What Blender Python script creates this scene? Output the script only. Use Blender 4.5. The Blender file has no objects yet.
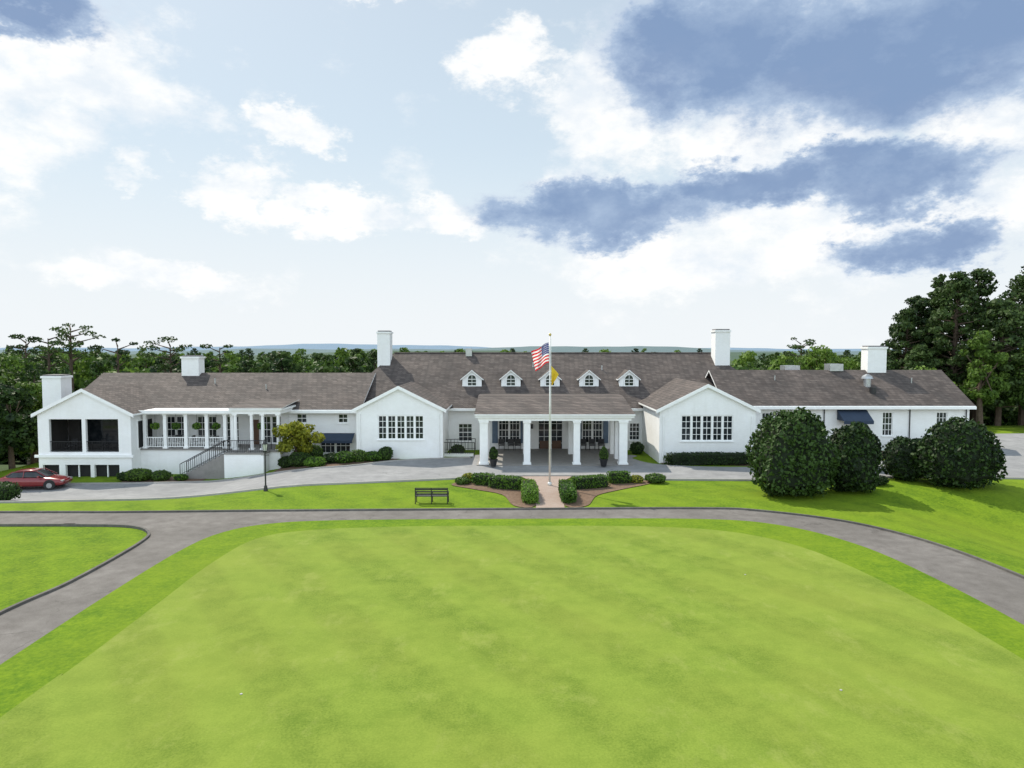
import bpy, bmesh, math, random
import numpy as np
from mathutils import Vector, Matrix
random.seed(7); rng=np.random.default_rng(7)
scene=bpy.context.scene
col=scene.collection

# ------------------------------------------------------------ terrain
def S(t):
    t=max(0.0,min(1.0,t)); return t*t*(3-2*t)
def h(x,y):
    z=-1.3*S((-x-13)/11)*S((y-38)/10)
    z+=-7.0*S((y-76)/24)
    z+=-3.0*S((-x-42)/10)*S((y-48)/12)
    z+=-3.0*S((x-64)/20)*S((y-40)/20)
    z+=0.9*math.sin(x*.013+1)*math.sin(y*.017)*S((y-110)/100)
    z+=-1.3*S((x-19)/9)*S((43-y)/9)
    z+=0.25*S((x-19)/6)*S((y-38)/6)
    return z

# ------------------------------------------------------------ node helpers
def new_mat(name):
    m=bpy.data.materials.new(name); m.use_nodes=True
    nt=m.node_tree; b=nt.nodes['Principled BSDF']
    return m,nt,b
def N(nt,t,**k):
    n=nt.nodes.new(t)
    for a,v in k.items(): setattr(n,a,v)
    return n
def objcoord(nt,scale=(1,1,1)):
    tc=N(nt,'ShaderNodeTexCoord'); mp=N(nt,'ShaderNodeMapping')
    mp.inputs['Scale'].default_value=scale
    nt.links.new(tc.outputs['Object'],mp.inputs['Vector']); return mp.outputs['Vector']
def noise(nt,vec,scale,detail=4,rough=.55):
    n=N(nt,'ShaderNodeTexNoise'); n.inputs['Scale'].default_value=scale
    n.inputs['Detail'].default_value=detail; n.inputs['Roughness'].default_value=rough
    if vec is not None: nt.links.new(vec,n.inputs['Vector'])
    return n.outputs['Fac']
def ramp(nt,fac,stops):
    r=N(nt,'ShaderNodeValToRGB'); e=r.color_ramp.elements
    while len(e)<len(stops): e.new(.5)
    for i,(p,c) in enumerate(stops):
        e[i].position=p; e[i].color=(*c,1)
    nt.links.new(fac,r.inputs['Fac']); return r.outputs['Color']
def mixc(nt,fac,a,b,mode='MIX'):
    m=N(nt,'ShaderNodeMix',data_type='RGBA',blend_type=mode)
    for s,v in ((m.inputs[0],fac),(m.inputs[6],a),(m.inputs[7],b)):
        if hasattr(v,'is_output'): nt.links.new(v,s)
        elif isinstance(v,tuple): s.default_value=(*v,1) if len(v)==3 else v
        else: s.default_value=v
    return m.outputs[2]
def math_(nt,op,a,b=None,c=None):
    m=N(nt,'ShaderNodeMath',operation=op)
    for i,v in enumerate((a,b,c)):
        if v is None: continue
        if hasattr(v,'is_output'): nt.links.new(v,m.inputs[i])
        else: m.inputs[i].default_value=v
    return m.outputs[0]
def bump(nt,b,height,strength=.3,dist=.02):
    n=N(nt,'ShaderNodeBump'); n.inputs['Strength'].default_value=strength; n.inputs['Distance'].default_value=dist
    nt.links.new(height,n.inputs['Height']); nt.links.new(n.outputs['Normal'],b.inputs['Normal'])

def grass_mat(name,dark,light,patch,stripe=0.0,fine=18,bs=.5,freq=3.4,pw=.55,speck=None,lo=.40,hi=.60):
    m,nt,b=new_mat(name); v=objcoord(nt)
    big=noise(nt,v,.13,5,.6); mid=noise(nt,v,.9,7,.75); fi=noise(nt,v,fine,4,.75)
    f=math_(nt,'MULTIPLY_ADD',mid,.5,math_(nt,'MULTIPLY',fi,.5))
    c=ramp(nt,f,[(lo,dark),(hi,light)])
    pm=ramp(nt,big,[(.42,(0,0,0)),(.66,(1,1,1))])
    c=mixc(nt,math_(nt,'MULTIPLY',pm,pw),c,patch)
    sp=N(nt,'ShaderNodeSeparateXYZ'); nt.links.new(v,sp.inputs[0])
    if stripe>0:
        t=math_(nt,'ADD',math_(nt,'MULTIPLY',sp.outputs[0],.8),math_(nt,'MULTIPLY',sp.outputs[1],.55))
        t=math_(nt,'ADD',t,math_(nt,'MULTIPLY',mid,.35))
        s=math_(nt,'SINE',math_(nt,'MULTIPLY',t,freq))
        s=ramp(nt,math_(nt,'MULTIPLY_ADD',s,.5,.5),[(.3,(0,0,0)),(.7,(1,1,1))])
        c=mixc(nt,math_(nt,'MULTIPLY',s,stripe),c,tuple(x*1.35 for x in light))
    if speck:
        n3=noise(nt,objcoord(nt,(1,.6,1)),.55,9,.82)
        k=ramp(nt,n3,[(.54,(0,0,0)),(.68,(1,1,1))])
        c=mixc(nt,math_(nt,'MULTIPLY',k,.6),c,speck)
    nt.links.new(c,b.inputs['Base Color']); b.inputs['Roughness'].default_value=.95
    b.inputs['Specular IOR Level'].default_value=.1
    bump(nt,b,f,bs,.05)
    return m
def surf_mat(name,c1,c2,scale=2,fine=40,rough=.9,bs=.2,cracks=False):
    m,nt,b=new_mat(name); v=objcoord(nt)
    a=noise(nt,v,scale,6,.6); f=noise(nt,v,fine,3,.7)
    c=ramp(nt,math_(nt,'MULTIPLY_ADD',a,.6,math_(nt,'MULTIPLY',f,.4)),[(.32,c1),(.68,c2)])
    lg=noise(nt,v,.22,4,.6)
    c=mixc(nt,math_(nt,'MULTIPLY',ramp(nt,lg,[(.4,(0,0,0)),(.6,(1,1,1))]),.35),c,tuple(x*.75 for x in c1))
    if cracks:
        vo=N(nt,'ShaderNodeTexVoronoi',feature='DISTANCE_TO_EDGE'); vo.inputs['Scale'].default_value=.2
        dv=N(nt,'ShaderNodeVectorMath',operation='ADD')
        nz=N(nt,'ShaderNodeTexNoise'); nz.inputs['Scale'].default_value=1.2; nz.inputs['Detail'].default_value=6
        nt.links.new(v,nz.inputs['Vector']); nt.links.new(v,dv.inputs[0]); nt.links.new(nz.outputs['Color'],dv.inputs[1])
        nt.links.new(dv.outputs[0],vo.inputs['Vector'])
        k=ramp(nt,vo.outputs['Distance'],[(0,(1,1,1)),(.007,(0,0,0))])
        k=math_(nt,'MULTIPLY',k,ramp(nt,noise(nt,v,.5,3),[(.45,(0,0,0)),(.6,(1,1,1))]))
        c=mixc(nt,math_(nt,'MULTIPLY',k,.55),c,tuple(x*.4 for x in c1))
    nt.links.new(c,b.inputs['Base Color']); b.inputs['Roughness'].default_value=rough
    b.inputs['Specular IOR Level'].default_value=.2
    bump(nt,b,f,bs,.01); return m
def simple(name,c,rough=.5,metal=0,var=.15):
    m,nt,b=new_mat(name); v=objcoord(nt); n=noise(nt,v,3,5,.6)
    cc=ramp(nt,n,[(.3,tuple(x*(1-var) for x in c)),(.7,tuple(min(1,x*(1+var*.5)) for x in c))])
    nt.links.new(cc,b.inputs['Base Color'])
    b.inputs['Roughness'].default_value=rough; b.inputs['Metallic'].default_value=metal; return m
def foliage_mat(name,dark,light,trans=.25):
    m,nt,b=new_mat(name); g=N(nt,'ShaderNodeNewGeometry'); v=objcoord(nt)
    oi=N(nt,'ShaderNodeObjectInfo')
    n=noise(nt,v,.7,2,.6)
    f=math_(nt,'MULTIPLY_ADD',g.outputs['Random Per Island'],.45,math_(nt,'MULTIPLY',n,.55))
    f=math_(nt,'ADD',f,math_(nt,'MULTIPLY_ADD',oi.outputs['Random'],.36,-.18))
    c=ramp(nt,f,[(.25,dark),(.75,light)])
    nt.links.new(c,b.inputs['Base Color']); b.inputs['Roughness'].default_value=.6
    b.inputs['Specular IOR Level'].default_value=.25
    t=N(nt,'ShaderNodeBsdfTranslucent'); nt.links.new(c,t.inputs['Color'])
    mx=N(nt,'ShaderNodeMixShader'); mx.inputs[0].default_value=trans
    out=nt.nodes['Material Output']
    nt.links.new(b.outputs[0],mx.inputs[1]); nt.links.new(t.outputs[0],mx.inputs[2]); nt.links.new(mx.outputs[0],out.inputs[0])
    return m
def brick_vec(nt,sx=1,sz=1):
    tc=N(nt,'ShaderNodeTexCoord'); sp=N(nt,'ShaderNodeSeparateXYZ'); nt.links.new(tc.outputs['Object'],sp.inputs[0])
    cb=N(nt,'ShaderNodeCombineXYZ')
    nt.links.new(math_(nt,'MULTIPLY',math_(nt,'ADD',sp.outputs[0],sp.outputs[1]),sx),cb.inputs[0])
    nt.links.new(math_(nt,'MULTIPLY',sp.outputs[2],sz),cb.inputs[1]); return cb.outputs[0],tc.outputs['Object']

def white_brick():
    m,nt,b=new_mat('painted_white_brick'); v,o=brick_vec(nt)
    br=N(nt,'ShaderNodeTexBrick'); nt.links.new(v,br.inputs['Vector'])
    br.inputs['Scale'].default_value=1; br.inputs['Brick Width'].default_value=.22; br.inputs['Row Height'].default_value=.075
    br.inputs['Mortar Size'].default_value=.006
    br.inputs['Color1'].default_value=(.90,.90,.895,1); br.inputs['Color2'].default_value=(.87,.87,.87,1); br.inputs['Mortar'].default_value=(.78,.78,.78,1)
    n=noise(nt,o,.7,6,.7); d=ramp(nt,n,[(.35,(1,1,1)),(.75,(.91,.90,.88))])
    c=mixc(nt,1.0,br.outputs['Color'],d,'MULTIPLY')
    n2=noise(nt,objcoord(nt,(2.5,2.5,.25)),1.2,5,.7)
    c=mixc(nt,math_(nt,'MULTIPLY',ramp(nt,n2,[(.55,(0,0,0)),(.8,(1,1,1))]),.22),c,(.55,.54,.50))
    nt.links.new(c,b.inputs['Base Color']); b.inputs['Roughness'].default_value=.7
    bump(nt,b,br.outputs['Fac'],-.3,.006); return m
def shingles():
    m,nt,b=new_mat('roof_shingles'); v,o=brick_vec(nt,1,1.9)
    br=N(nt,'ShaderNodeTexBrick'); nt.links.new(v,br.inputs['Vector'])
    br.inputs['Scale'].default_value=1; br.inputs['Brick Width'].default_value=.45; br.inputs['Row Height'].default_value=.26
    br.inputs['Mortar Size'].default_value=.018
    br.inputs['Color1'].default_value=(.072,.060,.056,1); br.inputs['Color2'].default_value=(.124,.105,.097,1); br.inputs['Mortar'].default_value=(.038,.033,.031,1)
    n=noise(nt,o,.45,6,.7); d=ramp(nt,n,[(.3,(.68,.68,.69)),(.7,(1.28,1.22,1.18))])
    c=mixc(nt,1.0,br.outputs['Color'],d,'MULTIPLY')
    n2=noise(nt,objcoord(nt,(1.8,.2,.2)),1.0,5,.7)
    c=mixc(nt,math_(nt,'MULTIPLY',ramp(nt,n2,[(.5,(0,0,0)),(.7,(1,1,1))]),.45),c,(.048,.043,.041))
    nt.links.new(c,b.inputs['Base Color']); b.inputs['Roughness'].default_value=.85
    b.inputs['Specular IOR Level'].default_value=.3
    bump(nt,b,noise(nt,o,9,3),.4,.02); return m
def brick_pave():
    m,nt,b=new_mat('brick_paving'); v=objcoord(nt)
    br=N(nt,'ShaderNodeTexBrick'); nt.links.new(v,br.inputs['Vector'])
    br.inputs['Scale'].default_value=1; br.inputs['Brick Width'].default_value=.24; br.inputs['Row Height'].default_value=.12; br.inputs['Mortar Size'].default_value=.01
    br.inputs['Color1'].default_value=(.25,.15,.11,1); br.inputs['Color2'].default_value=(.32,.22,.17,1); br.inputs['Mortar'].default_value=(.27,.25,.22,1)
    n=noise(nt,v,1.5,5); c=mixc(nt,math_(nt,'MULTIPLY',n,.6),br.outputs['Color'],(.33,.28,.25))
    nt.links.new(c,b.inputs['Base Color']); b.inputs['Roughness'].default_value=.85; return m
def glass():
    m,nt,b=new_mat('window_glass'); v=objcoord(nt); n=noise(nt,v,.8,3)
    c=ramp(nt,n,[(.4,(.012,.016,.02)),(.65,(.06,.065,.07))]); nt.links.new(c,b.inputs['Base Color'])
    b.inputs['Roughness'].default_value=.06; b.inputs['Specular IOR Level'].default_value=.5; return m

M_lawn=grass_mat('lawn_grass',(.058,.120,.007),(.150,.228,.012),(.168,.225,.017),.16,7,.7,2.6)
M_collar=grass_mat('collar_grass',(.070,.142,.008),(.148,.228,.012),(.160,.222,.016),0,7,.7)
M_green=grass_mat('putting_green_grass',(.110,.168,.021),(.180,.242,.036),(.200,.238,.040),.20,16,.3,2.2,.55,(.25,.285,.07),.42,.58)
M_asph=surf_mat('old_asphalt',(.112,.101,.093),(.21,.195,.182),1.5,25,.9,.4,True)
M_drive=surf_mat('driveway_asphalt',(.20,.20,.205),(.32,.318,.318),1.2,22,.9,.3,True)
M_kerb=surf_mat('kerb_concrete',(.08,.075,.07),(.17,.16,.145),3,30)
M_kerbl=surf_mat('kerb_pale',(.30,.29,.27),(.42,.40,.38),3,30)
M_mulch=surf_mat('pine_straw_mulch',(.10,.060,.040),(.24,.165,.115),6,40,.95,.8)
M_pave=brick_pave()
M_white=white_brick(); M_roof=shingles(); M_glass=glass()
M_trim=simple('white_trim',(.87,.87,.86),.5,0,.05)
M_cap=simple('chimney_cap',(.16,.15,.15),.8)
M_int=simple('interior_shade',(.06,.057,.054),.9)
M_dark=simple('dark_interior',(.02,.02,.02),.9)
M_black=simple('black_metal',(.018,.018,.02),.45)
M_awn=simple('navy_awning',(.025,.042,.075),.8)
M_shut=simple('blue_shutter',(.10,.145,.21),.6)
M_metal=simple('galvanised_metal',(.45,.46,.47),.35,.8)
M_floor=simple('porch_floor',(.24,.225,.21),.8)
M_wood=simple('door_wood',(.10,.045,.02),.5)
M_bark=surf_mat('bark',(.06,.042,.03),(.16,.12,.09),4,20,.95,.6)
M_holly=foliage_mat('holly_leaves',(.006,.018,.005),(.045,.088,.016),.12)
M_box=foliage_mat('boxwood_leaves',(.030,.08,.008),(.13,.24,.025),.2)
M_tree=foliage_mat('tree_leaves',(.022,.050,.010),(.100,.175,.030),.3)
M_tree2=foliage_mat('light_tree_leaves',(.06,.115,.016),(.17,.27,.045),.35)
M_pine=foliage_mat('pine_needles',(.013,.032,.010),(.068,.112,.028),.25)
M_yel=foliage_mat('golden_leaves',(.14,.16,.015),(.42,.42,.04),.35)
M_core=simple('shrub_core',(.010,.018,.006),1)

# ------------------------------------------------------------ mesh accumulators
class Acc:
    def __init__(s): s.v=[]; s.f=[]
    def poly(s,pts):
        n=len(s.v); s.v+= [tuple(p) for p in pts]; s.f.append(tuple(range(n,n+len(pts))))
    def box(s,x0,x1,y0,y1,z0,z1):
        n=len(s.v)
        s.v+=[(x0,y0,z0),(x1,y0,z0),(x1,y1,z0),(x0,y1,z0),(x0,y0,z1),(x1,y0,z1),(x1,y1,z1),(x0,y1,z1)]
        for f in ((0,3,2,1),(4,5,6,7),(0,1,5,4),(1,2,6,5),(2,3,7,6),(3,0,4,7)): s.f.append(tuple(n+i for i in f))
    def bar(s,p0,p1,r,r1=None,k=6):
        r1=r if r1 is None else r1
        p0=Vector(p0); p1=Vector(p1); d=(p1-p0).normalized()
        a=d.orthogonal().normalized(); b=d.cross(a); n=len(s.v)
        for p,rr in ((p0,r),(p1,r1)):
            for i in range(k):
                t=2*math.pi*i/k; q=p+a*math.cos(t)*rr+b*math.sin(t)*rr; s.v.append(tuple(q))
        for i in range(k): j=(i+1)%k; s.f.append((n+i,n+j,n+k+j,n+k+i))
        s.f.append(tuple(n+i for i in range(k))[::-1]); s.f.append(tuple(n+k+i for i in range(k)))
    def obj(s,name,mat,parent=None,smooth=False,loc=None):
        me=bpy.data.meshes.new(name); me.from_pydata(s.v,[],s.f); me.materials.append(mat)
        if smooth:
            for p in me.polygons: p.use_smooth=True
        me.update(); o=bpy.data.objects.new(name,me); col.objects.link(o)
        if loc: o.location=loc
        if parent: o.parent=parent
        return o
def empty(name,loc=(0,0,0)):
    e=bpy.data.objects.new(name,None); col.objects.link(e); e.location=loc; e.empty_display_size=.2; return e

# ------------------------------------------------------------ ground
def axis(lo,hi,step,far):
    a=list(np.arange(lo,hi+.1,step)); s=step; x=hi
    while x<far: s*=1.28; x+=s; a.append(x)
    s=step; x=lo; pre=[]
    while x>-far: s*=1.28; x-=s; pre.append(x)
    return pre[::-1]+a
xs=axis(-62,66,1.0,5000); ys=axis(-20,102,1.0,5000)
V=[];F=[]
for y in ys:
    for x in xs: V.append((x,y,h(x,y)))
nx=len(xs)
for j in range(len(ys)-1):
    for i in range(nx-1): a=j*nx+i; F.append((a,a+1,a+nx+1,a+nx))
me=bpy.data.meshes.new('ground'); me.from_pydata(V,[],F)
g=bpy.data.objects.new('ground',me); col.objects.link(g)
me.materials.append(M_lawn)
M_far=surf_mat('woodland_floor',(.030,.055,.016),(.07,.11,.03),.05,1.5,.95,.1)
me.materials.append(M_far)
for p in me.polygons:
    c=p.center
    if c.y>78 or c.x<-48 or c.x>64: p.material_index=1
    p.use_smooth=True

def catmull(P,n=8,closed=False):
    out=[]; L=len(P)
    rngi=range(L) if closed else range(L-1)
    for i in rngi:
        if closed: p0,p1,p2,p3=(P[(i+k)%L] for k in (-1,0,1,2))
        else: p0=P[max(i-1,0)];p1=P[i];p2=P[i+1];p3=P[min(i+2,L-1)]
        for k in range(n):
            t=k/n
            out.append(tuple(.5*((2*b)+(-a+c)*t+(2*a-5*b+4*c-d)*t*t+(-a+3*b-3*c+d)*t**3) for a,b,c,d in zip(p0,p1,p2,p3)))
    if not closed: out.append(tuple(P[-1]))
    return out
def sheet(name,pts,off,mat,cut=1.0):
    bm=bmesh.new(); vs=[bm.verts.new((x,y,0)) for x,y in pts]; f=bm.faces.new(vs)
    bmesh.ops.triangulate(bm,faces=[f])
    X=[p[0] for p in pts];Y=[p[1] for p in pts]
    for ax,(lo,hi) in ((0,(min(X),max(X))),(1,(min(Y),max(Y)))):
        k=math.ceil(lo/cut)*cut
        while k<hi:
            co=[0,0,0];co[ax]=k;no=[0,0,0];no[ax]=1
            bmesh.ops.bisect_plane(bm,geom=bm.verts[:]+bm.edges[:]+bm.faces[:],plane_co=co,plane_no=no,dist=1e-5); k+=cut
    for v in bm.verts: v.co.z=h(v.co.x,v.co.y)+off
    bmesh.ops.recalc_face_normals(bm,faces=bm.faces[:])
    if sum(f.normal.z for f in bm.faces)<0: bmesh.ops.reverse_faces(bm,faces=bm.faces[:])
    me=bpy.data.meshes.new(name); bm.to_mesh(me); bm.free(); me.materials.append(mat)
    o=bpy.data.objects.new(name,me); col.objects.link(o); return o
def strip(name,pts,w,hgt,mat,parent=None):
    a=Acc(); n=len(pts); sec=[]
    for i,(x,y) in enumerate(pts):
        p=pts[max(i-1,0)];q=pts[min(i+1,n-1)]
        d=Vector((q[0]-p[0],q[1]-p[1])); d=d.normalized() if d.length>1e-6 else Vector((1,0)); nn=Vector((-d.y,d.x))*w/2
        z=h(x,y)
        sec.append([(x-nn.x,y-nn.y,z-.1),(x-nn.x*.85,y-nn.y*.85,z+hgt),(x+nn.x*.85,y+nn.y*.85,z+hgt),(x+nn.x,y+nn.y,z-.1)])
    for s,t in zip(sec[:-1],sec[1:]):
        for k in range(3): a.poly([s[k],s[k+1],t[k+1],t[k]])
    return a.obj(name,mat,parent)

# lower path
outer=catmull([(-60,36.6),(-27.6,36.8),(-22.2,36.8),(-16.9,37),(-11.5,37.2),(-.7,37.5),(10.4,37.7),(13.7,37.1),(17.4,34.6),(19.4,30.6),(20.1,25.8),(20,20),(19,12),(18,0)],8)
patch=catmull([(-60,33.9),(-25.6,34.1),(-22.5,34.1),(-19.4,33.9),(-17.8,32.9),(-17.1,31),(-16.9,25.8),(-17.3,22),(-17.3,12),(-17,0)],8)
inner=catmull([(-13.8,0),(-14.2,14),(-14.5,19.2),(-14.7,24.5),(-14.7,29.5),(-14.2,32.5),(-12.6,34.3),(-9.2,35.1),(-.6,35.4),(9.7,35.4),(13.6,34.1),(15.8,30.6),(16.5,25.6),(16.5,20),(15.8,12),(14.5,0)],8)
sheet('cart_path',outer+inner[::-1]+patch[::-1],.03,M_asph)
kp=empty('path_kerb')
strip('kerb_outer',outer,.14,.12,M_kerb,kp); strip('kerb_patch',patch,.14,.12,M_kerb,kp)
sheet('green_collar',inner,.05,M_collar,2.0)
grn=catmull([(-12.2,0),(-12.4,16.7),(-12.3,18.5),(-12.4,23.3),(-12.5,28),(-12,31.6),(-10,33.1),(-5.5,33.8),(.4,33.95),(6.8,33.8),(10.7,32.8),(13.1,30.1),(14.3,25.2),(14.7,19.6),(14.4,10),(14,0)],8)
sheet('putting_green',grn,.064,M_green,2.0)
# drive
up=[(-60,53),(-38,51.2),(-31,51.2),(-27.4,51.4),(-20,52),(-13.6,51),(-8.9,54),(-3.4,55.4),(-3.1,57),(9.5,57),(9.8,55),(11.7,52.2),(18.2,51.2),(30.6,53),(38,56),(40,61),(42,68),(62,70)]
lo=[(62,42),(38,44.6),(34,45.2),(25.7,45.6),(16.3,45.9),(9.5,46.2),(6.1,47.3),(-.8,47.3),(-4.9,46.2),(-10.6,44.9),(-19.8,42.9),(-26.8,40.5),(-32,39.6),(-60,39)]
upc=catmull(up,5); loc_=catmull(lo,6)
sheet('driveway',upc+loc_,.03,M_drive)
dk=empty('driveway_kerb')
strip('kerb_lawn',loc_,.16,.12,M_kerbl,dk); strip('kerb_house',catmull(up[:8],5),.16,.12,M_kerbl,dk)
sheet('brick_walk',[(1.35,37.5),(2.95,37.5),(3.1,43),(3.6,44.2),(3.6,46),(4.4,47.6),(.4,47.6),(1.2,46),(1.2,44.2),(1.4,43)],.045,M_pave,1.0)
mb=empty('mulch_bed')
for P in ([(-4,44.5),(-2.6,46.0),(1.0,46.1),(1.1,44.2),(1.25,42.6),(1.3,38.4),(0.1,38.5),(-.6,41.4),(-2.4,43.0)],
          [(3.05,38.4),(3.15,42.6),(3.7,44.2),(3.8,46.1),(8,46.2),(9.4,45.2),(7.0,43),(5.2,41.2),(4.3,38.5)]):
    o=sheet('bed',catmull(P,4,True),.038,M_mulch); o.parent=mb
for P in ([(-18.6,52.4),(-13.6,51.6),(-9.4,54.3),(-9,55.2),(-18.6,57.6)],[(11.6,52.6),(18.2,51.6),(30,53.4),(37,56),(37,57.6),(11.6,57.6)],[(-30,51.8),(-24,51.9),(-24,54),(-30,54)]):
    o=sheet('bed',P,.038,M_mulch); o.parent=mb

# ------------------------------------------------------------ clubhouse
W=Acc();R=Acc();T=Acc();G=Acc();IN=Acc();DK=Acc();FL=Acc();BK=Acc();CAP=Acc();AW=Acc();SH=Acc();WD=Acc();MT=Acc()
def wall_y(A,x0,x1,z0,z1,y,ops=(),th=.25,face=-1):
    X=sorted({x0,x1,*[o[0] for o in ops],*[o[1] for o in ops]}); Z=sorted({z0,z1,*[o[2] for o in ops],*[o[3] for o in ops]})
    for a,b in zip(X[:-1],X[1:]):
        for c,d in zip(Z[:-1],Z[1:]):
            mx,mz=(a+b)/2,(c+d)/2
            if any(o[0]<mx<o[1] and o[2]<mz<o[3] for o in ops): continue
            A.poly([(a,y,c),(b,y,c),(b,y,d),(a,y,d)])
    for (a,b,c,d) in ops:
        A.poly([(a,y,c),(a,y+th,c),(b,y+th,c),(b,y,c)]); A.poly([(a,y,d),(b,y,d),(b,y+th,d),(a,y+th,d)])
        A.poly([(a,y,c),(a,y,d),(a,y+th,d),(a,y+th,c)]); A.poly([(b,y,c),(b,y+th,c),(b,y+th,d),(b,y,d)])
def window(x0,x1,z0,z1,y,nx=2,nz=3,panels=1,sill=True):
    G.poly([(x0,y+.14,z0),(x1,y+.14,z0),(x1,y+.14,z1),(x0,y+.14,z1)])
    f=.07
    T.box(x0,x0+f,y+.05,y+.15,z0,z1);T.box(x1-f,x1,y+.05,y+.15,z0,z1)
    T.box(x0+f,x1-f,y+.05,y+.15,z1-f,z1);T.box(x0+f,x1-f,y+.05,y+.15,z0,z0+f)
    pw=(x1-x0)/panels
    for p in range(1,panels): T.box(x0+p*pw-.09,x0+p*pw+.09,y+.03,y+.148,z0+f,z1-f)
    for p in range(panels):
        for i in range(1,nx):
            q=x0+p*pw+i*pw/nx; T.box(q-.018,q+.018,y+.1,y+.137,z0+f,z1-f)
    for j in range(1,nz):
        q=z0+j*(z1-z0)/nz; t=.03 if j*2==nz else .018
        T.box(x0+f,x1-f,y+.096,y+.135,q-t,q+t)
    if sill: T.box(x0-.08,x1+.08,y-.07,y+.05,z0-.09,z0-.003)
def roof_slab(pts,th=.16):
    k=len(pts)
    R.poly(pts); lo_=[(x,y,z-th) for x,y,z in pts]
    R.poly(lo_[::-1])
    for i in range(k): j=(i+1)%k; T.poly([lo_[i],lo_[j],pts[j],pts[i]])

# main block
wops=[(-4.75,-3.5,.75,2.35),(10.35,11.3,.85,2.4)]
cops=[(-1.2,.7,.6,2.9),(2.3,4.5,.02,2.9),(6.2,8.0,.6,2.9)]
wall_y(W,-15,24,-.3,3.7,60,wops+cops)
for a,b,c,d in wops: window(a,b,c,d,60,3,4)
for a,b,c,d in (cops[0],cops[2]): window(a,b,c,d,60,3,4,2)
a,b,c,d=cops[1]; window(a,b,c,d,60,2,5,2,False); WD.box(a+.15,a+.95,60.06,60.13,.1,.8); WD.box(b-.95,b-.15,60.06,60.13,.1,.8)
for (a,b) in ((-1.75,-1.25),(.75,1.25),(5.65,6.15),(8.05,8.5)): SH.box(a,b,59.95,60.04,.6,2.9)
W.poly([(-15,60,-.3),(-15,74,-.3),(-15,74,3.7),(-15,60,3.7)]);W.poly([(24,60,-.3),(24,74,-.3),(24,74,3.7),(24,60,3.7)])
W.poly([(-15,74,-.3),(24,74,-.3),(24,74,3.7),(-15,74,3.7)])
e=3.72;yr=67;zr=8.5
A1=(-16,59.6,e);B1=(24.6,59.6,e);RL=(-11.5,yr,zr);RR=(19.6,yr,zr);A2=(-16,74.4,e);B2=(24.6,74.4,e)
roof_slab([A1,B1,RR,RL]);roof_slab([B2,A2,RL,RR]);roof_slab([A2,A1,RL]);roof_slab([B1,B2,RR])
T.box(-16,24.6,59.5,59.598,e-.22,e+.0); R.bar(RL,RR,.09)
def gable_wing(x0,x1,y0,y1,zb,ze,zp,xp,ops,ov=.3):
    wall_y(W,x0,x1,zb,ze,y0,ops)
    W.poly([(x0,y0,ze),(x1,y0,ze),(xp,y0,zp-.08)])
    W.poly([(x0,y0,zb),(x0,y1,zb),(x0,y1,ze),(x0,y0,ze)]);W.poly([(x1,y0,zb),(x1,y1,zb),(x1,y1,ze),(x1,y0,ze)])
    sl=(zp-ze)/(xp-x0); sr=(zp-ze)/(x1-xp); f=y0-.22
    L=(x0-ov,ze-ov*sl+.1); Rr=(x1+ov,ze-ov*sr+.1)
    roof_slab([(L[0],f,L[1]),(xp,f,zp+.1),(xp,y1,zp+.1),(L[0],y1,L[1])],.14)
    roof_slab([(xp,f,zp+.1),(Rr[0],f,Rr[1]),(Rr[0],y1,Rr[1]),(xp,y1,zp+.1)],.14)
    for (xa,za) in (L,Rr):
        T.poly([(xa,f-.03,za-.02),(xp,f-.03,zp+.08),(xp,f-.03,zp-.17),(xa,f-.03,za-.27)])
        T.poly([(xa,f-.03,za-.27),(xp,f-.03,zp-.17),(xp,y0,zp-.17),(xa,y0,za-.27)])
LW=(-10.85,-7.15,1.6,3.55)
gable_wing(-12.6,-5.6,55,63.9,-.5,4.1,5.86,-9.15,[LW]); window(*LW,55,2,4,5)
RW=(13.2,17.25,1.75,3.75)
gable_wing(11.5,19.0,53,63.9,-.3,4.25,6.12,15.2,[RW]); window(*RW,53,2,4,5)
# left mid wing
mo=[(-18.4,-17.5,2.6,3.4),(-14.85,-14.0,2.6,3.4),(-16.4,-13.8,.0,1.3)]
wall_y(W,-38,-12,-3,3.9,58,mo+[(-29.6,-27.8,.9,3.2),(-26.9,-25.2,.9,3.2),(-24.7,-23.3,.85,3.2),(-21.4,-19.7,.85,3.2)])
for q in mo[:2]: window(*q,58,2,2)
for q in ((-29.6,-27.8,.9,3.2),(-26.9,-25.2,.9,3.2),(-24.7,-23.3,.85,3.2),(-21.4,-19.7,.85,3.2)): window(*q,58,2,4,2,False)
window(*mo[2],58,3,2,2)
AW.poly([(-16.8,57.96,1.75),(-13.4,57.96,1.75),(-13.4,56.9,1.25),(-16.8,56.9,1.25)]);AW.poly([(-16.8,56.9,1.25),(-13.4,56.9,1.25),(-13.4,56.9,1.02),(-16.8,56.9,1.02)])
W.poly([(-38,58,-4),(-38,70,-4),(-38,70,3.9),(-38,58,3.9)]);W.poly([(-38,58,3.9),(-38,70,3.9),(-38,64,6.5)])
roof_slab([(-38.3,57.5,3.78),(-12.8,57.5,3.78),(-12.8,64,6.68),(-38.3,64,6.68)]);roof_slab([(-12.8,70.5,3.78),(-38.3,70.5,3.78),(-38.3,64,6.68),(-12.8,64,6.68)])
W.poly([(-38,70,-4),(-12,70,-4),(-12,70,3.9),(-38,70,3.9)])
T.box(-38.3,-12.9,57.38,57.498,3.5,3.74); 
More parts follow.
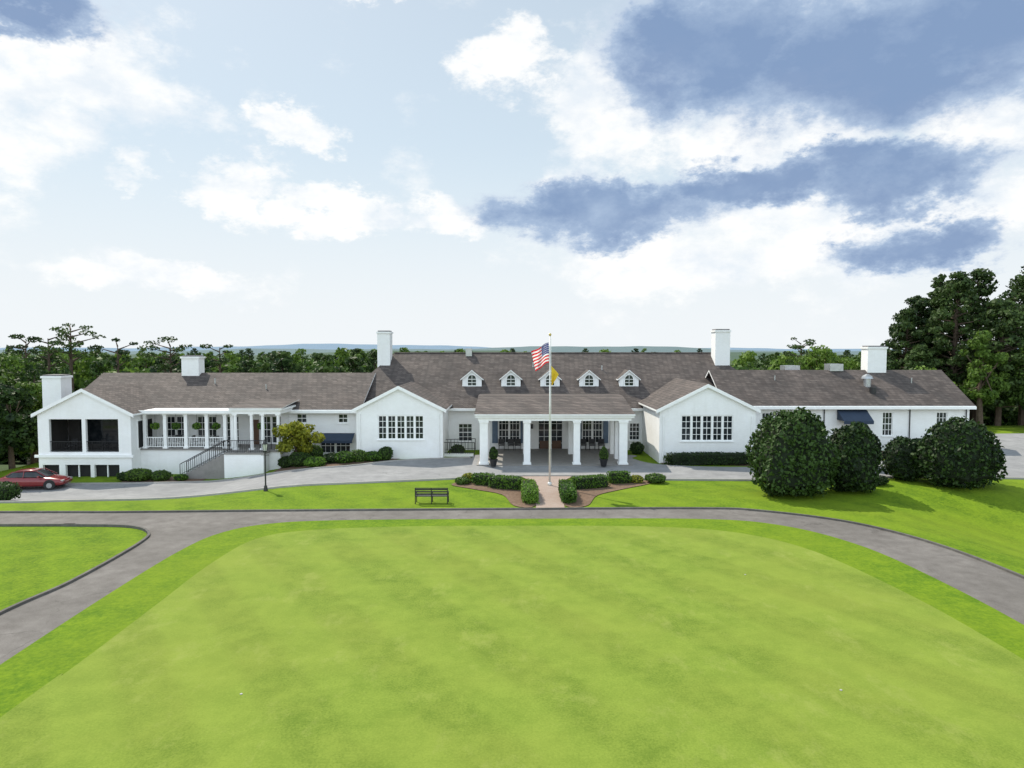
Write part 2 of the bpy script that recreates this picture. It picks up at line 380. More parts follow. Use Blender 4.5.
# right wing
ro=[(21.3,22.3,1.4,3.5),(31.6,32.5,1.5,3.55),(36.2,37.15,1.5,3.55),(28.4,29.6,.05,2.2),(24.3,25.2,1.5,3.5)]
wall_y(W,19,39,-.3,4.1,58,ro)
for q in ro: window(*q,58,3,4) if q!=ro[3] else window(*q,58,2,4,1,False)
W.poly([(39,58,-.3),(39,67,-.3),(39,67,4.1),(39,58,4.1)]);W.poly([(39,58,4.1),(39,67,4.1),(39,62.4,6.85)]);W.poly([(19,67,-.3),(39,67,-.3),(39,67,4.1),(19,67,4.1)])
roof_slab([(18,57.6,4.1),(39.25,57.6,4.1),(39.25,62.4,7.0),(18,62.4,7.0)]);roof_slab([(39.25,67.2,4.1),(18,67.2,4.1),(18,62.4,7),(39.25,62.4,7)])
T.box(19.1,39.25,57.48,57.598,3.82,4.06)
AW.poly([(27.7,57.96,3.75),(30.2,57.96,3.75),(30.2,56.7,2.9),(27.7,56.7,2.9)]);AW.poly([(27.7,56.7,2.9),(30.2,56.7,2.9),(30.2,56.7,2.65),(27.7,56.7,2.65)])
AW.poly([(27.7,57.96,3.75),(27.7,56.7,2.9),(27.7,57.96,2.9)]);AW.poly([(30.2,57.96,3.75),(30.2,56.7,2.9),(30.2,57.96,2.9)])
for x in (19.9,26.6,33.9,38.7): BK.bar((x,57.93,-.2),(x,57.93,3.9),.045)
for x,y in ((-12.3,54.93),(-5.9,54.93),(11.8,52.93),(18.7,52.93),(-19,57.93)): T.bar((x,y,-.4),(x,y,3.7),.05)
def chimney(x0,x1,y0,y1,z0,z1):
    W.box(x0,x1,y0,y1,z0,z1-.22); W.box(x0-.08,x1+.08,y0-.08,y1+.08,z1-.22,z1-.05); CAP.box(x0+.05,x1-.05,y0+.05,y1-.05,z1-.05,z1+.06)
chimney(-12.85,-11.65,65.2,66.6,5,10.6);chimney(19.4,20.8,65.2,66.6,5,10.75);chimney(32.3,34.0,62,63.2,6,9.15)
chimney(-30.7,-29.1,63.4,64.6,5.8,8.25);chimney(-39.3,-37.72,57,58.4,-3,6.7)
MT.box(-4.5,-3.9,66.4,66.95,8.2,8.95)
# portico
X0,X1=-2.5,9.0
roof_slab([(X0-.35,51.5,3.98),(X1+.35,51.5,3.98),(X1+.35,57.6,4.98),(X0-.35,57.6,4.98)],.1)
roof_slab([(X0-.35,57.6,4.98),(X1+.35,57.6,4.98),(X1+.35,62.2,4.9),(X0-.35,62.2,4.9)],.1)
T.box(X0-.1,X1+.1,51.75,52.2,3.46,3.86); T.box(X0-.1,X0+.3,52.2,59.9,3.46,3.86);T.box(X1-.3,X1+.1,52.2,59.9,3.46,3.86)
T.box(X0-.3,X1+.3,51.6,51.74,3.7,3.88); T.box(X0+.3,X1-.3,52.2,59.9,3.6,3.7)
W.poly([(X0,51.9,3.86),(X0,57.6,3.86),(X0,57.6,4.88)]);W.poly([(X1,51.9,3.86),(X1,57.6,3.86),(X1,57.6,4.88)])
for cx,w in ((-2.15,.62),(1.15,.5),(4.95,.5),(8.5,.62)):
    T.box(cx-w/2,cx+w/2,51.78,51.78+w,.14,3.46); T.box(cx-w/2-.07,cx+w/2+.07,51.71,51.85+w,.05,.22);T.box(cx-w/2-.06,cx+w/2+.06,51.72,51.84+w,3.3,3.457)
for cx in (-2.15,8.5):
    for yy in (54.4,57): T.box(cx-.25,cx+.25,yy,yy+.5,.1,3.46)
for cx in (1.15,4.95): T.box(cx-.22,cx+.22,56.9,57.34,.1,3.6)
FL.box(-2.7,9.2,51.6,59.99,-.2,.10)
for lx in (1.75,5.05): BK.box(lx-.1,lx+.1,59.8,59.99,1.9,2.3)
# dormers
for dx in (-3.66,-.1,3.48,7.05,10.7):
    y0=62.35;z0=5.3;w=.88;ze_=6.25;zp=6.95
    W.poly([(dx-w,y0,z0),(dx+w,y0,z0),(dx+w,y0,ze_),(dx,y0,zp-.05),(dx-w,y0,ze_)])
    for s in (-1,1): W.poly([(dx+s*w,y0,z0),(dx+s*w,y0+2,z0),(dx+s*w,y0+2,ze_),(dx+s*w,y0,ze_)])
    for s in (-1,1): roof_slab([(dx+s*(w+.16),y0-.15,ze_-.1),(dx,y0-.15,zp+.05),(dx,y0+2.8,zp+.05),(dx+s*(w+.16),y0+2.8,ze_-.1)],.1)
    arch=[(dx-.42,z0+.28),(dx+.42,z0+.28)]+[(dx+.42*math.cos(t),z0+.85+.42*math.sin(t)) for t in np.linspace(0,math.pi,12)]
    G.poly([(x,y0-.02,z) for x,z in arch])
    ar2=[(dx+.42*math.cos(t),z0+.85+.42*math.sin(t)) for t in np.linspace(0,math.pi,12)]
    ar2=[(dx+.42,z0+.28)]+ar2+[(dx-.42,z0+.28)]
    for p,q in zip(ar2[:-1],ar2[1:]): T.bar((p[0],y0-.04,p[1]),(q[0],y0-.04,q[1]),.05)
    T.box(dx-.5,dx+.5,y0-.1,y0-.003,z0+.2,z0+.28); T.box(dx-.018,dx+.018,y0-.05,y0-.025,z0+.28,z0+1.25);T.box(dx-.42,dx+.42,y0-.05,y0-.026,z0+.82,z0+.87)
    T.box(dx-.42,dx+.42,y0-.05,y0-.026,z0+.53,z0+.57)
# far-left wing
po=[(-36.8,-34.2,.72,3.35),(-33.9,-31.3,.72,3.35),(-35.6,-33.6,-1.5,-.3),(-33.3,-31.3,-1.5,-.3),(-37.4,-36.1,-1.5,-.3)]
gable_wing(-37.7,-30.3,54,62.5,-3.2,3.85,5.7,-34,po,.35)
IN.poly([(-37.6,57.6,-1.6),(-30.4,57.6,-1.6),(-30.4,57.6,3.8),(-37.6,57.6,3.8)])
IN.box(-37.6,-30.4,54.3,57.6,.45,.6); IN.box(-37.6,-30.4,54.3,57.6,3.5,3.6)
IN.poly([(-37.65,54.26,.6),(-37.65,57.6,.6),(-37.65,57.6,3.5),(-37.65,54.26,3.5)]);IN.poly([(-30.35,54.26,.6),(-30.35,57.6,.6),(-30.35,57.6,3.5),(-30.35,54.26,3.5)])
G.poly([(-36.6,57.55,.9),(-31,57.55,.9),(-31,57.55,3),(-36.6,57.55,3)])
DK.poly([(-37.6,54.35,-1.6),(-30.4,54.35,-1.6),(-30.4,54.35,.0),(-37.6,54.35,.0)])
for a,b in ((-36.8,-34.2),(-33.9,-31.3)):
    BK.bar((a,54.1,1.55),(b,54.1,1.55),.03); BK.bar((a,54.1,.82),(b,54.1,.82),.02)
    k=a+.1
    while k<b: BK.bar((k,54.1,.82),(k,54.1,1.55),.012,None,4); k+=.13
T.box(-37.95,-30.1,53.86,53.997,.3,.5)
for (a,b,c,d) in po[2:4]:
    T.box((a+b)/2-.04,(a+b)/2+.04,54.1,54.2,c,d)
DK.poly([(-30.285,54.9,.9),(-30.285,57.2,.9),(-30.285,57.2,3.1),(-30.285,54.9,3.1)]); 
for yy in (54.8,56.0,57.2): T.box(-30.28,-30.2,yy,yy+.1,.8,3.2)
T.box(-30.28,-30.2,54.9,57.2,3.1,3.2)
# covered porch
fz=.8
W.poly([(-30.3,55.4,-2.5),(-18.7,55.4,-2.5),(-18.7,55.4,fz-.12),(-30.3,55.4,fz-.12)])
W.poly([(-18.7,55.4,-2.5),(-18.7,58,-2.5),(-18.7,58,fz-.12),(-18.7,55.4,fz-.12)])
FL.box(-30.3,-18.6,55.3,57.99,fz-.12,fz)
T.box(-30.25,-22.7,55.2,57.99,3.62,3.9); T.box(-30.25,-22.6,55.08,55.197,3.7,3.95)
for px in (-30.0,-28.35,-26.65,-24.95,-23.45,-22.85):
    T.box(px-.13,px+.13,55.45,55.71,fz,3.62); T.box(px-.18,px+.18,55.4,55.76,fz+.003,fz+.15); T.box(px-.18,px+.18,55.4,55.76,3.5,3.618)
for a,b in ((-29.85,-28.5),(-28.2,-26.8),(-26.5,-25.1),(-24.8,-23.6)):
    T.box(a,b,55.55,55.62,fz+.85,fz+.92);T.box(a,b,55.55,55.62,fz+.1,fz+.15)
    k=a+.08
    while k<b: T.box(k,k+.035,55.57,55.605,fz+.15,fz+.85); k+=.14
# entry porch
T.box(-22.55,-18.6,54.6,57.99,3.7,4.0); T.box(-22.7,-18.45,54.45,58.1,4.003,4.15)
roof_slab([(-22.7,54.4,4.2),(-18.4,54.4,4.2),(-18.4,58.9,4.55),(-22.7,58.9,4.55)],.04)
for px in (-22.3,-21.0,-20.1,-18.85):
    T.bar((px,54.8,fz),(px,54.8,3.7),.15,.12,14); T.box(px-.2,px+.2,54.6,55.0,fz+.002,fz+.12);T.box(px-.18,px+.18,54.62,54.98,3.58,3.698)
W.box(-22.6,-18.6,54.5,55.39,-2.5,fz-.13); FL.box(-22.6,-18.6,54.4,55.297,fz-.127,fz-.002)
WD.box(-22.2,-21.6,57.9,57.97,fz,2.9)
ns=11
for i in range(ns):
    zt=fz-.002-(i+1)*.17; xa=-22.6-(i)*.32
    FL.box(xa-.32,xa,53.2,54.45,-2.5,zt)
W.box(-22.6,-19.5,53.2,54.39,-2.5,fz-.15); FL.box(-22.6,-19.4,53.15,54.397,fz-.148,fz-.004)
def rail(p0,p1,ht=.95,n=14):
    p0=Vector(p0);p1=Vector(p1);u=Vector((0,0,1))
    BK.bar(p0+u*ht,p1+u*ht,.03);BK.bar(p0+u*.12,p1+u*.12,.02)
    for i in range(n+1):
        p=p0.lerp(p1,i/n); BK.bar(p,p+u*ht,.03 if i%7==0 else .014,None,5)
rail((-22.6,53.25,fz),(-26.1,53.25,fz-ns*.17),n=21);rail((-22.6,54.35,fz),(-26.1,54.35,fz-ns*.17),n=21);rail((-22.6,53.2,fz),(-19.5,53.2,fz),n=21);rail((-19.5,53.2,fz),(-19.5,55,fz),n=7)
W.box(-9.4,-3.2,56.2,56.45,-.3,.25); rail((-9.3,56.1,0),(-6.2,56.1,.25),n=21);rail((-6.2,56.1,.25),(-3.1,56.1,.25),n=21);rail((-9.3,57.4,.2),(-3.1,57.4,.4),n=21)
# rooftop equipment
MT.box(28.9,30.1,62.0,63.2,6.9,7.55);MT.box(25.6,27.0,64,65.2,6.5,7.35)
MT.bar((31.4,60.3,5.5),(31.4,60.3,6.3),.32,.32,14);MT.bar((31.4,60.3,6.3),(31.4,60.3,6.5),.5,.42,14);MT.bar((31.4,60.3,6.5),(31.4,60.3,6.7),.42,.1,14)
BK.bar((31.4,59.3,5),(31.4,59.3,5.6),.28,.28,12)
for x,y,z in ((-22,61,5.3),(-27,62,5.8),(2,65,7.2),(8.5,64.6,6.9),(23.5,61,6.1),(35.5,60.6,5.9)):
    MT.bar((x,y,z-.3),(x,y,z+.45),.06,.06,8)
club=empty('clubhouse')
for a,n,m in ((W,'walls',M_white),(R,'roof',M_roof),(T,'white_trim',M_trim),(G,'window_glass',M_glass),(IN,'porch_interior',M_int),(DK,'lower_openings',M_dark),(FL,'floors_and_steps',M_floor),(BK,'railings',M_black),(CAP,'chimney_caps',M_cap),(AW,'awnings',M_awn),(SH,'shutters',M_shut),(WD,'doors',M_wood),(MT,'roof_vents',M_metal)):
    if a.f: a.obj(n,m,club)

# ------------------------------------------------------------ foliage
def quads(C,size,out=None,jit=.9,asp=.6):
    n=len(C); nr=rng.normal(size=(n,3))
    nr=nr/np.linalg.norm(nr,axis=1)[:,None]
    if out is not None: nr=out+jit*nr; nr/=np.linalg.norm(nr,axis=1)[:,None]+1e-9
    r=rng.normal(size=(n,3)); u=np.cross(nr,r); u/=np.linalg.norm(u,axis=1)[:,None]+1e-9; v=np.cross(nr,u)
    s=(size*rng.uniform(.6,1.3,n))[:,None]
    Vv=np.empty((n,4,3)); Vv[:,0]=C+u*s;Vv[:,1]=C+v*s*asp;Vv[:,2]=C-u*s;Vv[:,3]=C-v*s*asp
    return Vv.reshape(-1,3)
def np_mesh(name,parts,mats):
    Vs=np.concatenate([p[0] for p in parts]); idx=np.concatenate([np.full(len(p[0])//4,p[1]) for p in parts]).astype(np.int32)
    n=len(Vs); m=n//4; me=bpy.data.meshes.new(name)
    me.vertices.add(n); me.vertices.foreach_set('co',Vs.astype(np.float32).ravel())
    me.loops.add(n); me.loops.foreach_set('vertex_index',np.arange(n,dtype=np.int32))
    me.polygons.add(m); me.polygons.foreach_set('loop_start',np.arange(0,n,4,dtype=np.int32))
    for mt in mats: me.materials.append(mt)
    me.polygons.foreach_set('material_index',idx); me.update(calc_edges=True); me.validate(); return me
def barq(p0,p1,r0,r1,k=7):
    a=Acc(); a.bar(p0,p1,r0,r1,k); out=[]
    for f in a.f[:k]: out+= [a.v[i] for i in f]
    return np.array(out)
def limb(P,R_,k=7):
    return np.concatenate([barq(P[i],P[i+1],R_[i],R_[i+1],k) for i in range(len(P)-1)])
def clumps(cent,rad,per,size,flat=.75):
    out=[]
    for c,r in zip(cent,rad):
        n=int(per*(r/np.mean(rad))**2); d=rng.normal(size=(n,3)); d/=np.linalg.norm(d,axis=1)[:,None]
        rr=r*rng.uniform(.45,1.15,n)**.6; P=c+d*rr[:,None]*np.array([1,1,flat])
        out.append(quads(P,size,d,.9))
    return np.concatenate(out)
def broadleaf(name,ht,cr,mat,ncl=34,per=110,size=.3,base=.28):
    c=[];zc=ht*(base+1)/2; hz=ht*(1-base)/2
    for i in range(ncl):
        d=rng.normal(size=3); d/=np.linalg.norm(d); q=rng.uniform(.35,.98)
        c.append([d[0]*cr*q,d[1]*cr*q,zc+d[2]*hz*q*.95])
    c=np.array(c); r=rng.uniform(.16,.36,ncl)*cr
    parts=[(clumps(c,r,per,size),1)]
    T0=Vector((0,0,-.5)); top=Vector((rng.uniform(-.4,.4),rng.uniform(-.4,.4),ht*.75))
    mid=Vector((rng.uniform(-.2,.2),rng.uniform(-.2,.2),ht*.4)); tr=ht*.022+.05
    parts.append((limb([T0,mid,top],[tr*1.3,tr*.8,tr*.25]),0))
    for i in range(0,ncl,2):
        s=mid.lerp(top,rng.uniform(-.2,.8)); parts.append((limb([s,Vector(c[i])],[tr*.4,tr*.1],5),0))
    return np_mesh(name,parts,[M_bark,mat])
def pine(name,ht,cr,mat,bare=.45,ncl=30,per=90,size=.28,flat=.5,top_heavy=False,cl=(.22,.36)):
    parts=[]; T0=Vector((0,0,-.5)); b=rng.uniform(-.4,.4,2)
    axisp=lambda t: Vector((b[0]*math.sin(t*3),b[1]*math.sin(t*2.5),ht*t))
    P=[T0]+[axisp(t) for t in (.25,.5,.75,.97)]; tr=ht*.016+.06
    parts.append((limb(P,[tr*1.3,tr,tr*.8,tr*.5,tr*.12]),0)); c=[];rr=[]
    for i in range(ncl):
        t=bare+(1-bare)*((i+.5)/ncl); a=i*2.4+rng.uniform(-.5,.5)
        w=(math.sin(math.pi*min(1,(t-bare)/(1-bare)*.8+.2))**.7) if not top_heavy else (.5+.5*(t-bare)/(1-bare))
        L=cr*w*rng.uniform(.3,1.1); s=axisp(t-.03); q=Vector((s.x+math.cos(a)*L,s.y+math.sin(a)*L,ht*t+rng.uniform(-.2,.5)))
        parts.append((limb([s,q],[tr*.3,tr*.08],5),0)); c.append(list(q)); rr.append(cr*rng.uniform(*cl))
    parts.append((clumps(np.array(c),np.array(rr),per,size,flat),1))
    return np_mesh(name,parts,[M_bark,mat])
def put(me,name,x,y,z=None,s=1,rz=None,parent=None):
    o=bpy.data.objects.new(name,me); col.objects.link(o); o.location=(x,y,h(x,y) if z is None else z); o.scale=(s,)*3 if not isinstance(s,tuple) else s
    o.rotation_euler=(0,0,random.uniform(0,6.28) if rz is None else rz)
    if parent: o.parent=parent
    return o
def bushmesh(name,rx,ry,ht,mat,size=.09,dens=1.0,egg=0.0,boxy=0.0,lump=1.0):
    area=4*math.pi*((rx*ry+rx*ht/2+ry*ht/2)/3); n=int(area*dens/(size*size)*1.2)
    d=rng.normal(size=(n,3)); d/=np.linalg.norm(d,axis=1)[:,None]
    def shape(d):
        if boxy>0:
            k=1/np.max(np.abs(d),axis=1)[:,None]; return d*(k*boxy+(1-boxy))
        return d.copy()
    d2=shape(d)
    ph=rng.uniform(0,6.28,(6,)); fr=rng.normal(size=(6,3))*2.6
    fr2=rng.normal(size=(5,3))*7; fr3=rng.normal(size=(5,3))*15
    def rad(d):
        b1=sum(np.sin(d@fr[i]+ph[i]) for i in range(6))/6; b2=sum(np.sin(d@fr2[i]+ph[i]) for i in range(5))/5
        b3=sum(np.sin(d@fr3[i]+ph[i]) for i in range(5))/5
        return 1+lump*(.11*b1+.10*b2+(.07*b3 if lump>1.1 else 0))*(1-boxy*.7 if lump<=1 else 1)
    rr=rad(d)-np.abs(rng.normal(size=n))*.06+(rng.random(n)<.08)*rng.uniform(0,.09,n)
    P=d2*rr[:,None]; zz=P[:,2]; w=1-egg*np.clip(zz*.5+.5,0,1.2)**2
    P[:,0]*=rx*w;P[:,1]*=ry*w; P[:,2]=ht/2+zz*ht/2
    P=np.where(P[:,2:3]<.02,P*np.array([1,1,0])+np.array([0,0,.03]),P)
    parts=[(quads(P,size,d,1.1),1)]
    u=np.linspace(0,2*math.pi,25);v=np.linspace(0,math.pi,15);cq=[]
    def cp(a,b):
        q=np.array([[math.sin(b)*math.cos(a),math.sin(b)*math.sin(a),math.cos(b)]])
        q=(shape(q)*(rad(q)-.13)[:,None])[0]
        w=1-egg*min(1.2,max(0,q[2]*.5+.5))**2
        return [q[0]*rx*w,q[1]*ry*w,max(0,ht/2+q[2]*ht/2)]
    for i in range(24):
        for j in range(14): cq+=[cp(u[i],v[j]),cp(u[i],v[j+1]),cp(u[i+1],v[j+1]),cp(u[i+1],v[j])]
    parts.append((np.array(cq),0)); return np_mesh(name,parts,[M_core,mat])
def bush(name,x,y,rx,ry,ht,mat,**k):
    return put(bushmesh(name,rx,ry,ht,mat,**k),name,x,y,rz=0)
bush('holly_bush',17.2,41.6,2.75,2.4,5.15,M_holly,size=.13,egg=.42,boxy=.28,lump=1.3)
bush('holly_bush',21.1,42.2,1.75,1.6,4.2,M_holly,size=.12,egg=.42,boxy=.3,lump=1.3)
bush('holly_bush',26.0,45.0,1.4,1.2,2.8,M_holly,size=.11,egg=.35,boxy=.2,lump=1.3)
bush('holly_bush',28.5,43.2,2.6,2.1,4.2,M_holly,size=.13,egg=.38,boxy=.3,lump=1.35)
bush('holly_bush',25.3,49.3,1.5,1.4,3.2,M_holly,size=.11,egg=.45,lump=1.3)
bush('holly_bush',29.6,46.5,1.2,1.2,2.7,M_holly,size=.10,egg=.4,lump=1.3)
bush('boxwood_shrub',23.5,43.6,.7,.6,.6,M_holly,size=.07)
def hedge(x,y,lx,ly,ht,rz=0,mat=M_box):
    o=bush('clipped_hedge',x,y,lx/2,ly/2,ht,mat,size=.06,boxy=.8,dens=1.0,lump=1.05); o.rotation_euler[2]=rz; return o
hedge(-1.85,44.6,1.5,1.0,.75,-.35); hedge(-.4,43.4,2.3,1.0,.8,-.35); hedge(1.05,40.6,.95,3.6,.85,.02)
hedge(3.35,40.6,.95,3.6,.85,-.02); hedge(5.0,43.6,2.4,1.0,.8,.38); hedge(7.1,45.1,1.5,1.0,.8,.2)
hedge(15.2,52.3,6.6,1.0,.95,-.02,M_holly)
for x,y,r,hh,m in ((-15.2,52.2,.8,.75,M_box),(-14.2,53.4,.75,.8,M_holly),(-13.1,53.2,.8,.9,M_box),(-12.1,53.6,.7,1.0,M_tree),(-11.1,53.9,.8,.8,M_box),(-10.1,54.2,.6,1.1,M_tree),(-16.7,53.4,.9,1.1,M_tree),(-18,54.2,.7,.9,M_holly),(-28.9,52.5,1.0,.95,M_tree2),(-27.3,52.6,.8,.8,M_tree),(-30,52.6,.7,.7,M_holly),(-25.7,52.6,.5,.5,M_box),
    (9.6,45.3,.7,.6,M_tree),(8.3,45.2,.5,.5,M_yel),(-3.3,44.7,.5,.5,M_tree),(-2.9,45.5,.5,.6,M_yel),(10.6,57.6,.6,1.0,M_holly),(-4.6,57,.6,.9,M_holly),
    (21.5,54.3,.9,1.2,M_tree),(23.5,54.5,.9,1.0,M_holly),(32,56.2,.7,1.0,M_holly),(34,56.6,.8,1.2,M_holly),(35.6,56.9,.7,.9,M_tree)):
    bush('round_shrub',x,y,r,r*.9,hh,m,size=.07,lump=1.3)
bush('clipped_hedge',-31.8,41.6,1.3,.8,1.1,M_holly,size=.07,boxy=.5)
me=broadleaf('golden_tree',3.7,1.75,M_yel,34,170,.12,.12); put(me,'golden_tree',-17.2,54.3)
bush('round_shrub',-16.2,55.2,.8,.8,1.4,M_tree,size=.08)
def planter(x,y):
    e=empty('potted_shrub',(x,y,.1)); a=Acc(); a.bar((0,0,0),(0,0,.5),.2,.3,14); a.bar((0,0,.5),(0,0,.56),.34,.34,14); a.obj('pot',M_black,e)
    o=bpy.data.objects.new('leaves',bushmesh('leaves',.38,.38,1.0,M_tree,size=.06,egg=.5)); col.objects.link(o); o.parent=e; o.location=(0,0,.5)
planter(-1.4,51.0);planter(6.9,51.0)
hb=empty('hanging_fern_baskets')
fm=bushmesh('fern',.33,.33,.55,M_box,size=.08)
for x in (-29.2,-27.5,-25.8,-24.2,-20.5):
    put(fm,'fern',x,55.6,2.35,1,None,hb); a=Acc(); a.bar((x,55.6,2.8),(x,55.6,3.62),.012,None,4); a.obj('hanger',M_black,hb)
def chair(x,y,z,rz):
    e=empty('patio_chair',(x,y,z)); e.rotation_euler[2]=rz; a=Acc()
    a.box(-.26,.26,-.26,.26,.42,.47);a.box(-.26,.26,.23,.28,.5,.95)
    for i in (-1,1):
        for j in (-1,1): a.bar((i*.23,j*.23,0),(i*.23,j*.23,.42),.02)
        a.bar((i*.26,-.25,.66),(i*.26,.25,.66),.02);a.bar((i*.26,-.25,.45),(i*.26,-.25,.66),.02)
        a.bar((i*.25,.255,.45),(i*.25,.255,.95),.02)
    a.obj('frame',M_black,e)
for i,(x,y) in enumerate(((-36,55.6),(-35,55.9),(-33.2,55.6),(-32.2,56),(-29.3,56.4),(-27.8,56.5),(-26.2,56.4),(-24.4,56.5))):
    chair(x,y,.6 if x<-30.3 else .8,i*1.3)
for x in (-.9,-.1,.5,6.2,7.0,7.8): chair(x,59.2,.1,0)

# trees: right stand
for i,(x,y,ht,r) in enumerate(((45.2,82,8.5,2.4),(48.6,84,14.5,3.0),(52.5,81,18.3,3.6),(56.5,83,19.4,4.0),(60,80,18,4.5),(47.5,79,9.5,2.6),(50.8,86,16.8,3.2),(64,84,20,5),(55,77,14.5,3.6),(53.5,86,19.2,3.2))):
    me=pine('pine_tree',ht,r,M_pine,.2,95,80,.22,.6,False,(.13,.28)); put(me,'pine_tree',x,y,-.4-1.2*S((y-76)/10))
for x,y,ht,r in ((51.3,74.5,10.5,2.4),(57,74,10,3),(46.5,76,7,2.6),(61,73,9,3)):
    me=broadleaf('broadleaf_tree',ht,r,M_tree2 if x<52 else M_tree,40,130,.18,.12); put(me,'broadleaf_tree',x,y)
# left trees
for x,y,ht,r,m in ((-48.0,61,14.8,3.4,M_tree),(-51,64,16.8,4,M_tree),(-47.5,57,9.0,3,M_tree),(-44.8,63.5,8.6,2.6,M_tree2),(-49,70,13,3.6,M_tree),(-54,60,13,4,M_tree),(-43,72,9.6,3.0,M_tree),(-46,53.5,6,2.4,M_tree),(-43.5,59,7.6,2.2,M_holly)):
    me=broadleaf('broadleaf_tree',ht,r,m,54,110,.21,.06); put(me,'broadleaf_tree',x,y)
for x,y,top,r,bare,n in ((-58,90,12.2,4.0,.76,16),(-52,90,10.0,2.6,.62,16),(-46.5,93,9.9,3.8,.72,18),(-61,86,10.4,2.6,.66,14),(-41.5,97,9.6,2.6,.66,14),(-64.5,95,11.0,3.2,.7,14),(46,108,9.9,2.8,.6,16),(50,118,10.4,3,.6,16)):
    zb=h(x,y)-.3
    me=pine('umbrella_pine',top-zb,r,M_pine,bare,n,60,.19,.34,True,(.17,.33)); put(me,'umbrella_pine',x,y,zb)
me=broadleaf('light_tree',13.0,3.6,M_tree2,54,110,.22,.2); put(me,'broadleaf_tree',40.5,88,h(40,88)+.5)
# distant woodland
vars_=[(broadleaf('wood_a',14,4.2,M_tree,32,60,.45,.1),14),(broadleaf('wood_b',12.5,4.8,M_tree,32,60,.45,.1),12.5),(pine('wood_c',15,3.4,M_pine,.35,26,50,.40,.7),15),(broadleaf('wood_d',13,4,M_tree2,30,60,.42,.1),13)]
wd=empty('distant_woodland')
def wood(n,y0,y1,spread,tops,p):
    for i in range(n):
        y=y0+(y1-y0)*random.random()**1.3; x=random.uniform(-spread,spread)*y
        if -40<x<42 and y<84: continue
        m,H=random.choices(vars_,weights=p)[0]
        z=h(x,y)-.5
        t=random.uniform(*tops)
        if -.12<x/y<.32: t=min(t,8.2)
        elif x/y>-.45: t=min(t,8.7)
        if y<150 and x/y<-.35: t=min(t,7.2)
        s=max(.45,(t-z)/H)
        put(m,'tree',x,y,z,(s*random.uniform(.9,1.3),s*random.uniform(.9,1.3),s),None,wd)
wood(240,88,150,.85,(2.0,8.2),(5,4,2,1.8))
wood(260,150,330,.85,(4,9.0),(5,4,1,1.2))
wood(260,330,800,.85,(3,9.6),(5,4,1,1))
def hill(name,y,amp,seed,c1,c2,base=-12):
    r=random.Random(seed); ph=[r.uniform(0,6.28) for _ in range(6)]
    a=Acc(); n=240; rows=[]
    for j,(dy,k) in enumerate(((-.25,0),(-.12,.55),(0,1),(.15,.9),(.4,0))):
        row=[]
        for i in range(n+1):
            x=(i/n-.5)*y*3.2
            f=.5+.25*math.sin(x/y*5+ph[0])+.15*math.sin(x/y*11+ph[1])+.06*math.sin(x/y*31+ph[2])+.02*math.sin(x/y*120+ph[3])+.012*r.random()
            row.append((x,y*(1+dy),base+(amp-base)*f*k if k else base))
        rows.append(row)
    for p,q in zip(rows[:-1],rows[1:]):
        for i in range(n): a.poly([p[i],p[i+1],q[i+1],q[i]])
    m=surf_mat(name+'_hazed_forest',c1,c2,.01,.08,1,.1); a.obj(name,m,None,True)  # forest tone with distance haze painted in, bluer and paler on farther hills
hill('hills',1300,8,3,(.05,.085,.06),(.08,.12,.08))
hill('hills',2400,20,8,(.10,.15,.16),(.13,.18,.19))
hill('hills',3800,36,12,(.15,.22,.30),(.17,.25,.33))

# ------------------------------------------------------------ flagpole + flags
fp=empty('flagpole',(2.46,44.2,0)); a=Acc()
a.bar((0,0,0),(0,0,9.8),.07,.035,14);a.bar((0,0,0),(0,0,.25),.16,.12,14); a.obj('pole',simple('pole_paint',(.75,.74,.7),.35,.3),fp,True)
a=Acc()
for i in range(8):
    t0=math.pi*i/8;t1=math.pi*(i+1)/8
    a.bar((0,0,9.86-.09*math.cos(t0)),(0,0,9.86-.09*math.cos(t1)),max(.001,.09*math.sin(t0)),max(.001,.09*math.sin(t1)),12)
a.obj('finial',simple('gold_ball',(.6,.45,.12),.3,.9),fp,True)
a=Acc()
a.bar((.09,0,1.2),(.09,0,9.6),.008,None,4); a.obj('halyard',M_trim,fp)
def flag_mat():
    m,nt,b=new_mat('stars_and_stripes'); uv=N(nt,'ShaderNodeUVMap'); sp=N(nt,'ShaderNodeSeparateXYZ'); nt.links.new(uv.outputs[0],sp.inputs[0])
    u,v=sp.outputs[0],sp.outputs[1]
    st=math_(nt,'MODULO',math_(nt,'FLOOR',math_(nt,'MULTIPLY',v,13)),2)
    c=mixc(nt,st,(.65,.02,.03),(.85,.85,.85))
    ca=math_(nt,'MULTIPLY',math_(nt,'LESS_THAN',u,.42),math_(nt,'GREATER_THAN',v,6/13))
    fu=math_(nt,'SUBTRACT',math_(nt,'FRACT',math_(nt,'MULTIPLY',u,14)),.5);fv=math_(nt,'SUBTRACT',math_(nt,'FRACT',math_(nt,'MULTIPLY',v,10)),.5)
    dd=math_(nt,'ADD',math_(nt,'MULTIPLY',fu,fu),math_(nt,'MULTIPLY',fv,fv))
    star=math_(nt,'LESS_THAN',dd,.06)
    cc=mixc(nt,star,(.02,.03,.18),(.8,.8,.8)); c=mixc(nt,ca,c,cc)
    nt.links.new(c,b.inputs['Base Color']); b.inputs['Roughness'].default_value=.8
    t=N(nt,'ShaderNodeBsdfTranslucent'); nt.links.new(c,t.inputs['Color']); mx=N(nt,'ShaderNodeMixShader'); mx.inputs[0].default_value=.5
    nt.links.new(b.outputs[0],mx.inputs[1]);nt.links.new(t.outputs[0],mx.inputs[2]);nt.links.new(mx.outputs[0],nt.nodes['Material Output'].inputs[0]); return m
